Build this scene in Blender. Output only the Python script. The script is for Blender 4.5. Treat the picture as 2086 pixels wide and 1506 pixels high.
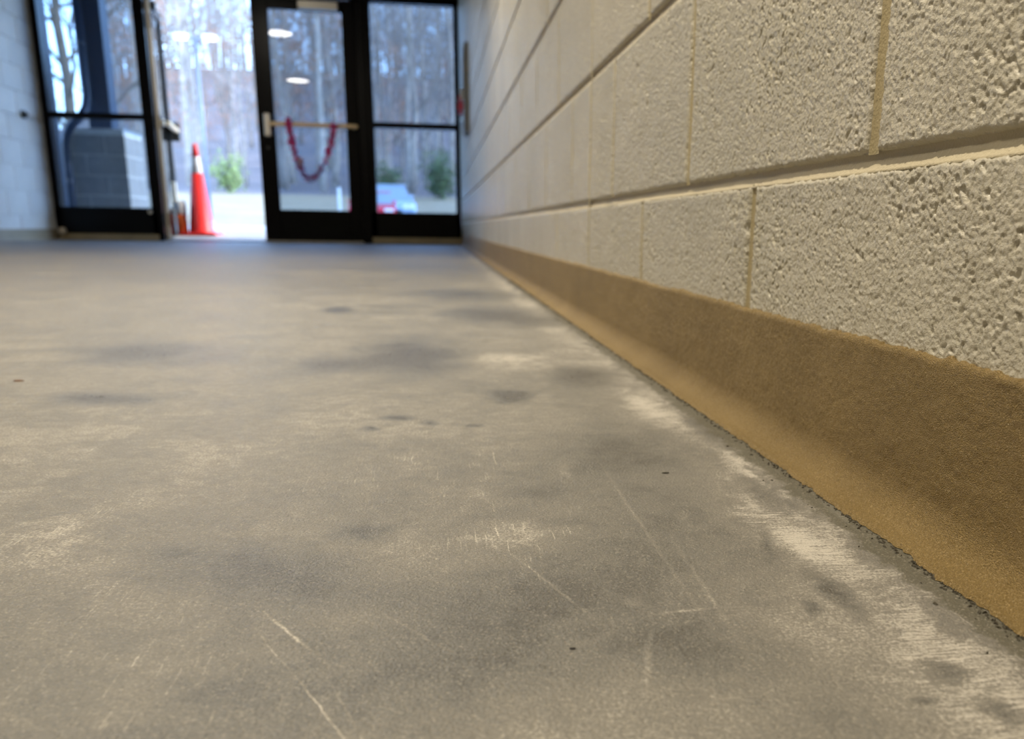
import bpy, bmesh, math, random
import numpy as np
from mathutils import Vector, Matrix

# ------------------------------------------------------------------ scene, camera, light
for o in list(bpy.data.objects):
    bpy.data.objects.remove(o, do_unlink=True)
SC = bpy.context.scene
COL = SC.collection
rng = np.random.default_rng(7)
random.seed(7)

CAM_D, CAM_H, CAM_F = .2636, .1603, 1781.3          # distance to right wall, height, focal length in pixels
PITCH, YAW, ROLL = .2499, .1590, .01519
cam_data = bpy.data.cameras.new('camera')
cam = bpy.data.objects.new('camera', cam_data)
COL.objects.link(cam)
r0 = Vector((math.cos(YAW), -math.sin(YAW), 0)); f0 = Vector((math.sin(YAW), math.cos(YAW), 0)); zz = Vector((0, 0, 1))
fw = f0 * math.cos(PITCH) - zz * math.sin(PITCH)
up = f0 * math.sin(PITCH) + zz * math.cos(PITCH)
rr = r0 * math.cos(ROLL) + up * math.sin(ROLL)
uu = up * math.cos(ROLL) - r0 * math.sin(ROLL)
M = Matrix((rr, uu, -fw)).transposed().to_4x4()
M.translation = Vector((-CAM_D, 0, CAM_H))
cam.matrix_world = M
cam_data.sensor_fit = 'HORIZONTAL'
cam_data.sensor_width = 36
cam_data.lens = 36 * CAM_F / 2086
cam_data.shift_x = (1043 - 1173.5) / 2086
cam_data.shift_y = (922.6 - 753) / 2086
cam_data.clip_start = .02
cam_data.clip_end = 600
cam_data.dof.use_dof = True
cam_data.dof.focus_distance = .47
cam_data.dof.aperture_fstop = 9.8
SC.camera = cam

SC.view_settings.view_transform = 'Standard'
SC.view_settings.look = 'None'
SC.view_settings.gamma = 1
SC.view_settings.use_curve_mapping = False
SC.view_settings.exposure = 0.0
SC.cycles.use_light_tree = False
SC.cycles.max_bounces = 5
SC.cycles.diffuse_bounces = 2
SC.cycles.glossy_bounces = 3
SC.cycles.transmission_bounces = 3
SC.cycles.transparent_max_bounces = 10
SC.cycles.caustics_reflective = False
SC.cycles.caustics_refractive = False

SUN_EL, SUN_AZ = math.radians(31), math.radians(90)   # azimuth from +Y (north) clockwise: from the right
world = bpy.data.worlds.new('sky'); SC.world = world; world.use_nodes = True
wn = world.node_tree.nodes; wl = world.node_tree.links
wn.clear()
sky = wn.new('ShaderNodeTexSky'); sky.sky_type = 'NISHITA'; sky.sun_disc = False
sky.sun_elevation = SUN_EL; sky.sun_rotation = SUN_AZ; sky.air_density = .75; sky.dust_density = .0; sky.ozone_density = 3.0; sky.altitude = 800
bg = wn.new('ShaderNodeBackground'); bg.inputs[1].default_value = 2.2
wo = wn.new('ShaderNodeOutputWorld')
tint = wn.new('ShaderNodeMix'); tint.data_type = 'RGBA'; tint.blend_type = 'MULTIPLY'; tint.inputs[0].default_value = 1; tint.inputs[7].default_value = (1.0, .97, .93, 1)
wl.new(sky.outputs[0], tint.inputs[6]); wl.new(tint.outputs[2], bg.inputs[0]); wl.new(bg.outputs[0], wo.inputs[0])
sd = bpy.data.lights.new('sun', 'SUN'); sd.energy = 7.0; sd.angle = .009; sd.color = (1, .94, .84)
sun = bpy.data.objects.new('sun', sd); COL.objects.link(sun)
sdir = Vector((math.sin(SUN_AZ) * math.cos(SUN_EL), math.cos(SUN_AZ) * math.cos(SUN_EL), math.sin(SUN_EL)))
sun.rotation_euler = sdir.to_track_quat('Z', 'Y').to_euler()
ADDED_WASH = 240.0  # power of the added lamps beside the right wall
LAMP = 105.0        # emission of the ceiling diffusers

# ------------------------------------------------------------------ dimensions
W = -3.70          # left wall plane
D = 9.0            # inner face of the door wall
CEIL = 2.60
Y0 = -7.0          # back wall
BL, CH, JT = .4064, .2032, .0105   # block module, course height, joint
YC = 1.5433        # control joint
ZB = .0974         # top of the cove base


# ------------------------------------------------------------------ mesh helpers
def mesh(name, v, f, m=None, smooth=False):
    me = bpy.data.meshes.new(name)
    me.from_pydata([tuple(p) for p in v], [], [tuple(q) for q in f])
    if m: me.materials.append(m)
    if smooth:
        me.polygons.foreach_set('use_smooth', [True] * len(me.polygons))
    me.update()
    return me


def link(name, me, parent=None, loc=None, rotz=0.0):
    o = bpy.data.objects.new(name, me)
    COL.objects.link(o)
    if parent: o.parent = parent
    if loc is not None: o.location = loc
    if rotz: o.rotation_euler = (0, 0, rotz)
    return o


def tag(o, label=None, cat=None, group=None, kind=None):
    if label: o['label'] = label
    if cat: o['category'] = cat
    if group: o['group'] = group
    if kind: o['kind'] = kind
    return o


class MB:
    """collects verts and faces of one part"""
    def __init__(s): s.v = []; s.f = []
    def add(s, v, f):
        n = len(s.v); s.v += [tuple(p) for p in v]; s.f += [tuple(i + n for i in q) for q in f]; return s
    def box(s, a, b, ch=0.0):
        x0, y0, z0 = a; x1, y1, z1 = b
        if ch <= 0:
            s.add([(x0, y0, z0), (x1, y0, z0), (x1, y1, z0), (x0, y1, z0), (x0, y0, z1), (x1, y0, z1), (x1, y1, z1), (x0, y1, z1)],
                  [(0, 3, 2, 1), (4, 5, 6, 7), (0, 1, 5, 4), (1, 2, 6, 5), (2, 3, 7, 6), (3, 0, 4, 7)])
        else:
            bm = bmesh.new()
            bmesh.ops.create_cube(bm, size=1)
            for q in bm.verts:
                q.co = ((x0 + x1) / 2 + q.co.x * (x1 - x0), (y0 + y1) / 2 + q.co.y * (y1 - y0), (z0 + z1) / 2 + q.co.z * (z1 - z0))
            bmesh.ops.bevel(bm, geom=bm.edges[:], offset=ch, segments=1, affect='EDGES')
            bm.verts.index_update()
            s.add([q.co[:] for q in bm.verts], [[q.index for q in fc.verts] for fc in bm.faces]); bm.free()
        return s
    def tube(s, pts, rad, n=8, cap=True):
        pts = [Vector(p) for p in pts]
        if not hasattr(rad, '__len__'): rad = [rad] * len(pts)
        base = len(s.v); a = None
        for i, p in enumerate(pts):
            t = (pts[min(i + 1, len(pts) - 1)] - pts[max(i - 1, 0)]).normalized()
            if a is None:
                a = t.orthogonal().normalized()
            else:
                a = (a - t * a.dot(t)).normalized()
            b = t.cross(a)
            for k in range(n):
                g = 2 * math.pi * k / n
                s.v.append(tuple(p + (a * math.cos(g) + b * math.sin(g)) * rad[i]))
        for i in range(len(pts) - 1):
            for k in range(n):
                k2 = (k + 1) % n
                s.f.append((base + i * n + k, base + i * n + k2, base + (i + 1) * n + k2, base + (i + 1) * n + k))
        if cap:
            s.f.append(tuple(base + k for k in range(n))[::-1])
            s.f.append(tuple(base + (len(pts) - 1) * n + k for k in range(n)))
        return s
    def lathe(s, prof, c=(0, 0, 0), n=24):
        base = len(s.v)
        for r, z in prof:
            for k in range(n):
                g = 2 * math.pi * k / n
                s.v.append((c[0] + r * math.cos(g), c[1] + r * math.sin(g), c[2] + z))
        for i in range(len(prof) - 1):
            for k in range(n):
                k2 = (k + 1) % n
                s.f.append((base + i * n + k, base + i * n + k2, base + (i + 1) * n + k2, base + (i + 1) * n + k))
        s.f.append(tuple(base + k for k in range(n))[::-1])
        s.f.append(tuple(base + (len(prof) - 1) * n + k for k in range(n)))
        return s
    def prism(s, poly, axis, a, b):
        """extrude a 2-D polygon along an axis ('x','y','z') from a to b"""
        n = len(poly)
        def P(p, t): return {'x': (t, p[0], p[1]), 'y': (p[0], t, p[1]), 'z': (p[0], p[1], t)}[axis]
        s.add([P(p, a) for p in poly] + [P(p, b) for p in poly],
              [tuple(range(n))[::-1], tuple(range(n, 2 * n))] + [(i, (i + 1) % n, n + (i + 1) % n, n + i) for i in range(n)])
        return s
    def mesh(s, name, m, smooth=False): return mesh(name, s.v, s.f, m, smooth)
    def build(s, name, m, parent=None, smooth=False, loc=None, rotz=0.0):
        return link(name, s.mesh(name, m, smooth), parent, loc, rotz)


def empty(name, loc, rotz=0.0):
    o = bpy.data.objects.new(name, None); COL.objects.link(o)
    o.location = loc; o.rotation_euler = (0, 0, rotz); o.empty_display_size = .1
    return o


# ------------------------------------------------------------------ material helpers
class NT:
    def __init__(s, name):
        s.m = bpy.data.materials.new(name); s.m.use_nodes = True
        s.t = s.m.node_tree; s.n = s.t.nodes; s.n.clear()
        s.out = s.n.new('ShaderNodeOutputMaterial')
    def node(s, typ, **kw):
        q = s.n.new(typ)
        for k, v in kw.items(): setattr(q, k, v)
        return q
    def set(s, sock, v):
        if isinstance(v, bpy.types.NodeSocket): s.t.links.new(v, sock)
        elif v is not None: sock.default_value = v
    def math(s, op, a, b=None, c=None, clamp=False):
        q = s.node('ShaderNodeMath', operation=op, use_clamp=clamp)
        s.set(q.inputs[0], a)
        if b is not None: s.set(q.inputs[1], b)
        if c is not None: s.set(q.inputs[2], c)
        return q.outputs[0]
    def vmath(s, op, a, b=None):
        q = s.node('ShaderNodeVectorMath', operation=op)
        s.set(q.inputs[0], a)
        if b is not None: s.set(q.inputs[1], b)
        return q.outputs['Value'] if op in ('DOT_PRODUCT', 'LENGTH', 'DISTANCE') else q.outputs[0]
    def obj(s): return s.node('ShaderNodeTexCoord').outputs['Object']
    def pos(s): return s.node('ShaderNodeNewGeometry').outputs['Position']
    def noise(s, vec, scale, detail=2.0, rough=.5, dist=0.0):
        q = s.node('ShaderNodeTexNoise'); s.set(q.inputs['Vector'], vec)
        q.inputs['Scale'].default_value = scale; q.inputs['Detail'].default_value = detail
        q.inputs['Roughness'].default_value = rough; q.inputs['Distortion'].default_value = dist
        return q.outputs['Fac'], q.outputs['Color']
    def voronoi(s, vec, scale, feature='F1', rnd=1.0):
        q = s.node('ShaderNodeTexVoronoi', feature=feature); s.set(q.inputs['Vector'], vec)
        q.inputs['Scale'].default_value = scale; q.inputs['Randomness'].default_value = rnd
        return q.outputs['Distance'], q.outputs.get('Color')
    def map(s, v, a, b, c=0.0, d=1.0, smooth=False):
        q = s.node('ShaderNodeMapRange'); q.interpolation_type = 'SMOOTHSTEP' if smooth else 'LINEAR'
        s.set(q.inputs[0], v)
        for i, x in enumerate((a, b, c, d)): s.set(q.inputs[1 + i], x)
        return q.outputs[0]
    def mix(s, fac, a, b, blend='MIX'):
        q = s.node('ShaderNodeMix', data_type='RGBA', blend_type=blend)
        s.set(q.inputs[0], fac)
        s.set(q.inputs[6], a if isinstance(a, bpy.types.NodeSocket) else (*a, 1) if len(a) == 3 else a)
        s.set(q.inputs[7], b if isinstance(b, bpy.types.NodeSocket) else (*b, 1) if len(b) == 3 else b)
        return q.outputs[2]
    def scale(s, vec, xyz, rotz=0.0):
        q = s.node('ShaderNodeMapping'); s.set(q.inputs[0], vec)
        q.inputs['Scale'].default_value = xyz; q.inputs['Rotation'].default_value = (0, 0, rotz)
        return q.outputs[0]
    def bump(s, h, strength=1.0, dist=.001, normal=None):
        q = s.node('ShaderNodeBump'); q.inputs['Strength'].default_value = strength; q.inputs['Distance'].default_value = dist
        s.set(q.inputs['Height'], h)
        if normal is not None: s.set(q.inputs['Normal'], normal)
        return q.outputs[0]
    def principled(s, col, rough=.5, metal=0.0, spec=.5, normal=None, **kw):
        p = s.node('ShaderNodeBsdfPrincipled')
        s.set(p.inputs['Base Color'], (*col, 1) if isinstance(col, tuple) and len(col) == 3 else col)
        s.set(p.inputs['Roughness'], rough); s.set(p.inputs['Metallic'], metal); s.set(p.inputs['Specular IOR Level'], spec)
        if normal is not None: s.set(p.inputs['Normal'], normal)
        for k, v in kw.items(): s.set(p.inputs[k], v)
        s.t.links.new(p.outputs[0], s.out.inputs[0])
        return p


def plain(name, col, rough=.5, metal=0.0, spec=.5, var=.12, scale=8.0, bump=0.0, bscale=60.0):
    t = NT(name); p = t.obj()
    n, _ = t.noise(p, scale, 4)
    k = t.map(n, .3, .7, 1 - var, 1 + var)
    c = t.vmath('SCALE', (*col,))
    c.node.inputs['Scale'].default_value = 1; t.set(c.node.inputs['Scale'], k)
    nm = None
    if bump:
        b, _ = t.noise(p, bscale, 3); nm = t.bump(b, 1, bump)
    t.principled(c, t.map(n, .3, .7, rough * .9, min(1, rough * 1.1)), metal, spec, nm)
    return t.m


def emitter(name, col, st):
    t = NT(name); e = t.node('ShaderNodeEmission'); e.inputs[0].default_value = (*col, 1); e.inputs[1].default_value = st
    t.t.links.new(e.outputs[0], t.out.inputs[0]); return t.m


def glass(name, tint):
    t = NT(name)
    tr = t.node('ShaderNodeBsdfTransparent'); tr.inputs[0].default_value = (*tint, 1)
    gl = t.node('ShaderNodeBsdfGlossy'); gl.inputs['Roughness'].default_value = .0; gl.inputs[0].default_value = (1, 1, 1, 1)
    fr = t.node('ShaderNodeFresnel'); fr.inputs[0].default_value = 1.27
    mx = t.node('ShaderNodeMixShader'); t.t.links.new(fr.outputs[0], mx.inputs[0])
    t.t.links.new(tr.outputs[0], mx.inputs[1]); t.t.links.new(gl.outputs[0], mx.inputs[2])
    t.t.links.new(mx.outputs[0], t.out.inputs[0])
    return t.m


# ------------------------------------------------------------------ materials
PAINT = (.50, .45, .335)


def wall_paint(name, relief):
    t = NT(name); p = t.pos()
    a, _ = t.noise(p, 3.0, 3)
    col = t.mix(t.map(a, .3, .7), (PAINT[0] * .95, PAINT[1] * .95, PAINT[2] * .94), (PAINT[0] * 1.05, PAINT[1] * 1.05, PAINT[2] * 1.07))
    f, _ = t.noise(p, 620, 3, .6)
    nm = t.bump(f, .8, .0009)
    if relief:
        c, _ = t.noise(p, 260, 3, .6)
        v, _ = t.voronoi(p, 120)
        pit = t.map(v, .0, .34, 0, 1, True)
        pn, _ = t.noise(p, 30, 2)
        pit = t.math('MAXIMUM', pit, t.map(pn, .5, .62, 1, 0))
        hgt = t.math('ADD', t.math('MULTIPLY', c, .9), t.math('MULTIPLY', pit, .8))
        nm = t.bump(hgt, 1, .0021, nm)
    t.principled(col, .25, 0, .62, nm)
    return t.m


M_BLOCK = wall_paint('painted_block_near', False)
M_BLOCK_FAR = wall_paint('painted_block', True)
M_BLOCK_L = plain('daylit_wall_paint', (.80, .80, .79), .45, var=.05, scale=4, bump=.0012, bscale=200)  # daylight from the doors put into this lighter wall colour
M_MORTAR = plain('painted_mortar', (.49, .415, .265), .5, var=.06, bump=.0006, bscale=500)
M_HEAD = plain('painted_head_joint', (.37, .30, .165), .7, 0, .3, var=.06, bump=.0006, bscale=500)
M_SEAL = plain('sealant', (.38, .325, .21), .6, var=.05)


def quartz():
    t = NT('sand_quartz_cove'); p = t.pos()
    v, vc = t.voronoi(p, 1700)
    n, _ = t.noise(p, 9, 3); n2, _ = t.noise(p, 700, 2)
    c = t.mix(t.map(n, .3, .7), (.205, .132, .036), (.250, .164, .050))
    sp = t.node('ShaderNodeSeparateColor'); t.set(sp.inputs[0], vc)
    c = t.mix(t.map(sp.outputs[0], .88, .97, 0, .30), c, (.62, .47, .25))
    c = t.mix(t.map(sp.outputs[1], .84, .94, 0, .40), c, (.10, .06, .02))
    h = t.math('ADD', t.map(v, 0, .7, 1, 0), t.math('MULTIPLY', n2, .6))
    t.principled(c, t.map(sp.outputs[2], .9, 1.0, .62, .18), 0, .5, t.bump(h, .9, .0007))
    return t.m


M_BASE = quartz()
M_CEIL = plain('ceiling_tile', (.74, .73, .70), .8, var=.04, scale=20)
M_BLACK = plain('black_anodised', (.003, .003, .0034), .22, 0, .10, var=.1)
M_ALU = plain('satin_aluminium', (.62, .58, .50), .35, .85, var=.08)
M_BAR_REFL = plain('bar_warm_reflection', (.74, .56, .34), .38, .55, var=.06)  # push bar metal, the corridor's warm reflection put into its colour
M_TAN = plain('tan_sill', (.30, .235, .13), .5, var=.15)
M_GLASS = glass('tinted_glass', (.585, .635, .68))
M_RED = plain('alarm_red', (.42, .012, .02), .35)
M_GREYMETAL = plain('grey_enamel', (.17, .17, .155), .5)
M_DARKPLASTIC = plain('black_plastic', (.012, .014, .014), .4)
M_ORANGE = plain('cone_orange', (.80, .030, .025), .45, var=.06)
M_ORANGE2 = plain('orange_plastic', (.9, .15, .02), .45, var=.06)
M_REFLECT = plain('white_reflective_band', (.62, .62, .64), .35)
M_RUBBER = plain('black_rubber', (.02, .02, .02), .7)
M_PINK = plain('pink_petal', (.80, .05, .28), .6, var=.3, scale=40)
M_LILAC = plain('lilac_petal', (.42, .22, .52), .6, var=.2, scale=40)
M_GCMU = plain('grey_block', (.33, .33, .33), .85, var=.12, scale=14, bump=.002, bscale=120)
M_GMORT = plain('pale_mortar', (.72, .72, .70), .9)
M_NAVY = plain('navy_steel', (.022, .040, .085), .45, var=.08)
M_BARK = plain('pale_bark', (.24, .215, .205), .9, var=.3, scale=3, bump=.01, bscale=14)
M_BARK2 = plain('grey_bark', (.30, .28, .275), .9, var=.3, scale=3)
M_TWIG = plain('twig_bark', (.20, .175, .17), .9, var=.25, scale=.6)
M_LEAF_O = plain('rust_leaf', (.42, .17, .07), .8, var=.35, scale=1.5)
M_LEAF_G = plain('evergreen_leaf', (.05, .085, .035), .7, var=.4, scale=2)
M_LEAF_Y = plain('pale_green_leaf', (.16, .22, .08), .7, var=.3, scale=2)
M_CONC = plain('apron_concrete', (.44, .43, .41), .85, var=.08, scale=2, bump=.002, bscale=90)


def ground_mat(name, a, b, s):
    t = NT(name); p = t.pos(); n, _ = t.noise(p, s, 5, .6); n2, _ = t.noise(p, s * 9, 3)
    c = t.mix(t.map(n, .35, .65), a, b); c = t.mix(t.map(n2, .4, .7, 0, .35), c, tuple(x * .6 for x in a))
    t.principled(c, .95, 0, .2, t.bump(n2, 1, .03)); return t.m


M_GRASS = ground_mat('dry_grass', (.31, .255, .165), (.39, .335, .235), .5)
M_LITTER = ground_mat('leaf_litter', (.20, .175, .17), (.27, .24, .235), .4)

# floor ------------------------------------------------------------
# soft-edged stains: (x, y, ax, ay, bx, by, weight) with (a),(b) the half axes on the floor
STAINS_DARK = [(-0.296, 1.1391, 0.0746, -0.0038, 0.0047, -0.194, 0.459),
               (-0.3812, 1.0723, 0.0517, -0.003, 0.0065, -0.0635, 0.351),
               (-0.1525, 1.6858, 0.1029, 0.0, -0.0132, -0.1981, 0.405),
               (-0.0726, 1.5664, 0.0531, -0.0006, -0.0125, -0.103, 0.297),
               (-0.19, 2.221, 0.1337, 0.0066, -0.0081, -0.2362, 0.297),
               (-0.0972, 0.9702, 0.042, -0.0027, -0.0139, -0.0823, 0.459),
               (-0.1939, 0.848, 0.0221, -0.0017, -0.003, -0.0364, 0.54),
               (-0.4552, 1.7972, 0.0339, 0.0004, 0.0077, -0.0756, 0.459),
               (-0.631, 1.1875, 0.0959, -0.0046, 0.0362, -0.1225, 0.324),
               (-0.5732, 0.8673, 0.0531, -0.0042, 0.0128, -0.038, 0.405),
               (-0.2993, 0.7551, 0.0142, -0.0012, 0.0004, -0.0102, 0.486),
               (-0.2732, 0.7349, 0.009, -0.0008, 0.0001, -0.0117, 0.405),
               (-0.3195, 0.7164, 0.0079, -0.0007, 0.0006, -0.0092, 0.432),
               (-0.2354, 0.7181, 0.0081, -0.0007, -0.0004, -0.0094, 0.378),
               (0.0485, 1.2499, 0.0131, -0.1178, -0.0217, -0.074, 0.297),
               (-0.0428, 0.6877, 0.0048, -0.0565, -0.0124, -0.0279, 0.297),
               (-0.1276, 0.6059, 0.0827, -0.0082, -0.0234, -0.1082, 0.26),
               (-0.1558, 0.4155, 0.0661, -0.0077, -0.0233, -0.0951, 0.24),
               (-0.2271, 0.346, 0.0691, -0.0086, -0.0058, -0.0554, 0.3),
               (-0.3633, 0.4194, 0.0538, -0.0064, 0.0084, -0.0402, 0.24),
               (-0.3058, 0.4594, 0.0183, -0.0021, 0.0016, -0.0209, 0.28),
               (-0.3218, 0.3842, 0.0483, -0.0059, 0.0067, -0.0524, 0.18),
               (-0.2722, 0.2997, 0.0594, -0.0077, 0.0006, -0.0419, 0.24),
               (-0.3465, 0.2985, 0.0206, -0.0027, 0.0042, -0.018, 0.14),
               (-0.0621, 0.5009, 0.0024, -0.0427, -0.0108, -0.0178, 0.36),
               (-0.0851, 0.3525, 0.0022, -0.0302, -0.0068, -0.0082, 0.4),
               (-0.0778, 0.2747, 0.0056, -0.0079, -0.0069, -0.0084, 0.42),
               (-0.0732, 0.2428, 0.0049, -0.01, -0.0076, -0.0076, 0.36),
               (-0.1028, 0.3367, 0.0018, -0.006, -0.0041, -0.0058, 0.34),
               (-0.0944, 0.4157, 0.0047, 0.003, -0.0067, -0.0275, 0.26),
               (-0.0956, 0.2562, 0.0059, -0.0008, -0.0016, -0.0028, 0.28),
               (-0.1659, 0.3019, 0.0365, -0.0046, -0.0084, -0.0281, 0.28),
               (-0.2166, 0.3447, 0.0055, -0.0007, -0.0006, -0.0044, 0.2),
               (-0.2588, 3.7433, 0.3218, 0.0615, -0.0011, -0.472, 0.216),
               (0.0611, 1.706, 0.0049, -0.264, -0.026, -0.1114, 0.324),
               (-0.253, 0.5783, 0.0198, -0.002, -0.0004, -0.015, 0.14),
               (-0.2081, 0.5272, 0.0277, -0.003, -0.0027, -0.0256, 0.2)]
STAINS_PALE = [(-0.2219, 0.4458, 0.0316, -0.0036, -0.0025, -0.0266, 0.2),
               (-0.1658, 1.1102, 0.075, -0.004, -0.0085, -0.0966, 0.14),
               (-0.0503, 0.5911, 0.0089, -0.0611, -0.0105, -0.0215, 0.22),
               (-0.0685, 0.7721, 0.0099, -0.0928, -0.0126, -0.0345, 0.16),
               (-0.0735, 0.4133, 0.0087, -0.0265, -0.0093, -0.0153, 0.22),
               (-0.1802, 0.3526, 0.0048, -0.0006, -0.0014, -0.0062, 0.26),
               (-0.1799, 0.5708, 0.0038, 0.0039, -0.0015, -0.0331, 0.2),
               (-0.2027, 0.338, 0.0249, -0.0031, -0.0018, -0.0105, 0.1),
               (-0.3056, 0.3508, 0.0224, -0.0028, 0.0014, -0.0147, 0.1),
               (-0.3069, 0.2799, 0.0003, 0.0006, 0.0135, -0.0273, 0.34),
               (-0.2986, 0.2788, 0.0003, 0.0003, 0.0096, -0.027, 0.22),
               (-0.3257, 0.3393, 0.0003, 0.0014, 0.0178, -0.0272, 0.26),
               (-0.3287, 0.3226, 0.0003, 0.0007, 0.0104, -0.0201, 0.18),
               (-0.186, 0.3003, 0.0016, -0.0005, -0.0075, -0.0274, 0.2),
               (-0.1529, 0.4629, 0.0014, 0.0018, -0.001, -0.1572, 0.16),
               (-0.1437, 0.3684, 0.0014, 0.0014, -0.003, -0.0762, 0.14),
               (-0.1589, 0.3401, 0.0159, 0.0018, -0.0004, -0.0015, 0.24),
               (-0.2146, 0.3769, 0.0149, -0.0419, -0.0006, -0.0013, 0.24),
               (-0.2746, 0.3329, 0.0211, -0.0298, -0.0002, -0.0009, 0.18),
               (-0.0317, 0.4676, -0.001, -0.0233, -0.0036, -0.0048, 0.34),
               (-0.4607, 0.4656, 0.0446, -0.0051, 0.018, -0.0473, 0.1)]


def floor_mat():
    t = NT('sealed_concrete_floor'); p = t.pos()
    w1, wc = t.noise(p, 9, 4, .6)
    warp = t.vmath('MULTIPLY', t.vmath('SUBTRACT', wc, (.5, .5, .5)), (1, 1, 0)); s_ = t.vmath('SCALE', warp); s_.node.inputs['Scale'].default_value = .085
    w2, wc2 = t.noise(p, 60, 3, .6)
    warp2 = t.vmath('MULTIPLY', t.vmath('SUBTRACT', wc2, (.5, .5, .5)), (1, 1, 0)); s2_ = t.vmath('SCALE', warp2); s2_.node.inputs['Scale'].default_value = .018
    # warp grows with distance from the lens side so that far, large stains are as ragged as near ones
    q = t.vmath('ADD', t.vmath('ADD', p, s_), s2_)
    qn = t.vmath('ADD', p, s2_)
    s3_ = t.vmath('SCALE', warp2); s3_.node.inputs['Scale'].default_value = .0035; qs = t.vmath('ADD', p, s3_)

    def stains(lst, start):
        """each stain: an ellipse on the floor fading from its middle outward"""
        acc = start
        for (x, y, ax, ay, bx, by, w) in lst:
            A = np.array([[ax, bx], [ay, by]]); ev, R_ = np.linalg.eigh(A @ A.T)
            sx, sy = math.sqrt(ev[1]), math.sqrt(ev[0])
            src = qs if sy < .0035 else q if sx > .10 else qn
            mp = t.node('ShaderNodeMapping', vector_type='TEXTURE'); t.set(mp.inputs[0], src)
            mp.inputs['Location'].default_value = (x, y, 0)
            mp.inputs['Rotation'].default_value = (0, 0, math.atan2(R_[1, 1], R_[0, 1]))
            mp.inputs['Scale'].default_value = (sx * 1.25, sy * 1.25, 1)
            gt = t.node('ShaderNodeTexGradient', gradient_type='SPHERICAL'); t.set(gt.inputs[0], mp.outputs[0])
            acc = t.math('MULTIPLY_ADD', gt.outputs['Fac'], w * (3.0 if sy < .0035 else 2.35), acc)
        return acc

    sep = t.node('ShaderNodeSeparateXYZ'); t.set(sep.inputs[0], p)
    X, Y = sep.outputs[0], sep.outputs[1]
    n1, _ = t.noise(p, 2.2, 3, .6, .3)
    n2, _ = t.noise(p, 13, 4, .65, .5)
    n3, _ = t.noise(p, 85, 3, .7)
    n4, _ = t.noise(p, 620, 2, .7)
    # fine scratches, drawn out in several directions
    sc = None
    for ang, sx, sy, thr in ((.5, 900, 26, .66), (-.45, 820, 22, .67), (1.35, 760, 20, .67)):
        k, _ = t.noise(t.scale(qs, (sx, sy, 1), ang), 1.0, 1, .6)
        k = t.map(k, thr, thr + .10, 0, 1)
        sc = k if sc is None else t.math('MAXIMUM', sc, k)
    zone, _ = t.noise(p, 6, 2)
    sc = t.math('MULTIPLY', sc, t.map(zone, .42, .62, 0, 1))
    # darkness of the slab
    dk = t.map(n1, .38, .66, 0, .26)
    dk = t.math('ADD', dk, t.map(n2, .42, .72, -.05, .28))
    dk = t.math('ADD', dk, t.map(n3, .3, .75, -.10, .13))
    dk = t.math('ADD', dk, t.map(n4, .3, .72, -.34, .34))
    wr_, _ = t.noise(p, 34, 4, .72, .8)
    wz = zone
    crisp = t.map(t.math('ADD', wr_, t.map(wz, .3, .7, -.09, .09)), .50, .57, 0, 1, True)
    dk = t.math('ADD', dk, t.math('MULTIPLY', crisp, .16))
    dk = stains(STAINS_DARK, dk)
    pale = stains(STAINS_PALE, 0.0)
    # trowel-scuffed band next to the cove, brushed across
    brush, _ = t.noise(t.scale(qs, (45, 1300, 1), .14), 1.0, 3, .7)
    xs = t.math('ADD', X, t.map(n2, .3, .7, -.022, .022))
    band = t.math('MULTIPLY', t.map(xs, -.115, -.065, 0, 1, True), t.map(xs, -.050, -.040, 1, 0, True))
    along = t.map(n2, .36, .6, .1, 1.0)
    band = t.math('MULTIPLY', band, along)
    pale = t.math('ADD', pale, t.math('MULTIPLY', band, t.map(brush, .38, .60, .0, .85)))
    pale = t.math('ADD', pale, t.math('MULTIPLY', sc, .50))
    dk = t.math('SUBTRACT', dk, pale, clamp=False)
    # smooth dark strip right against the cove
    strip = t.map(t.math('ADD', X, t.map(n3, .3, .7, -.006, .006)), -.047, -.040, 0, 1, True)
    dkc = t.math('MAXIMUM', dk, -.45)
    ramp = t.node('ShaderNodeValToRGB'); cr = ramp.color_ramp
    cr.elements[0].position = 0; cr.elements[0].color = (.52, .475, .395, 1)
    cr.elements[1].position = 1; cr.elements[1].color = (.098, .092, .080, 1)
    e = cr.elements.new(.32); e.color = (.215, .196, .161, 1)
    e = cr.elements.new(.55); e.color = (.178, .165, .139, 1)
    e = cr.elements.new(.75); e.color = (.145, .138, .120, 1)
    t.set(ramp.inputs[0], t.map(dkc, -.45, .95, 0, 1))
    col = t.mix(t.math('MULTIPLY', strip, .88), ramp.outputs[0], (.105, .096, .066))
    # specks of exposed sand
    v, vc = t.voronoi(p, 1300)
    sv = t.node('ShaderNodeSeparateColor'); t.set(sv.inputs[0], vc)
    col = t.mix(t.map(sv.outputs[0], .88, .97, 0, .3), col, (.55, .49, .38))
    col = t.mix(t.map(sv.outputs[1], .90, .99, 0, .4), col, (.07, .06, .05))
    rough = t.map(dkc, -.3, .8, .52, .30)
    rough = t.math('ADD', rough, t.map(n3, .3, .7, -.05, .08))
    h = t.math('ADD', t.math('MULTIPLY', n4, .9), t.math('MULTIPLY', n3, .8))

    nm = t.bump(h, .8, .0010)
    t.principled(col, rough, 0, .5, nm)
    return t.m


M_FLOOR = floor_mat()

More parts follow.
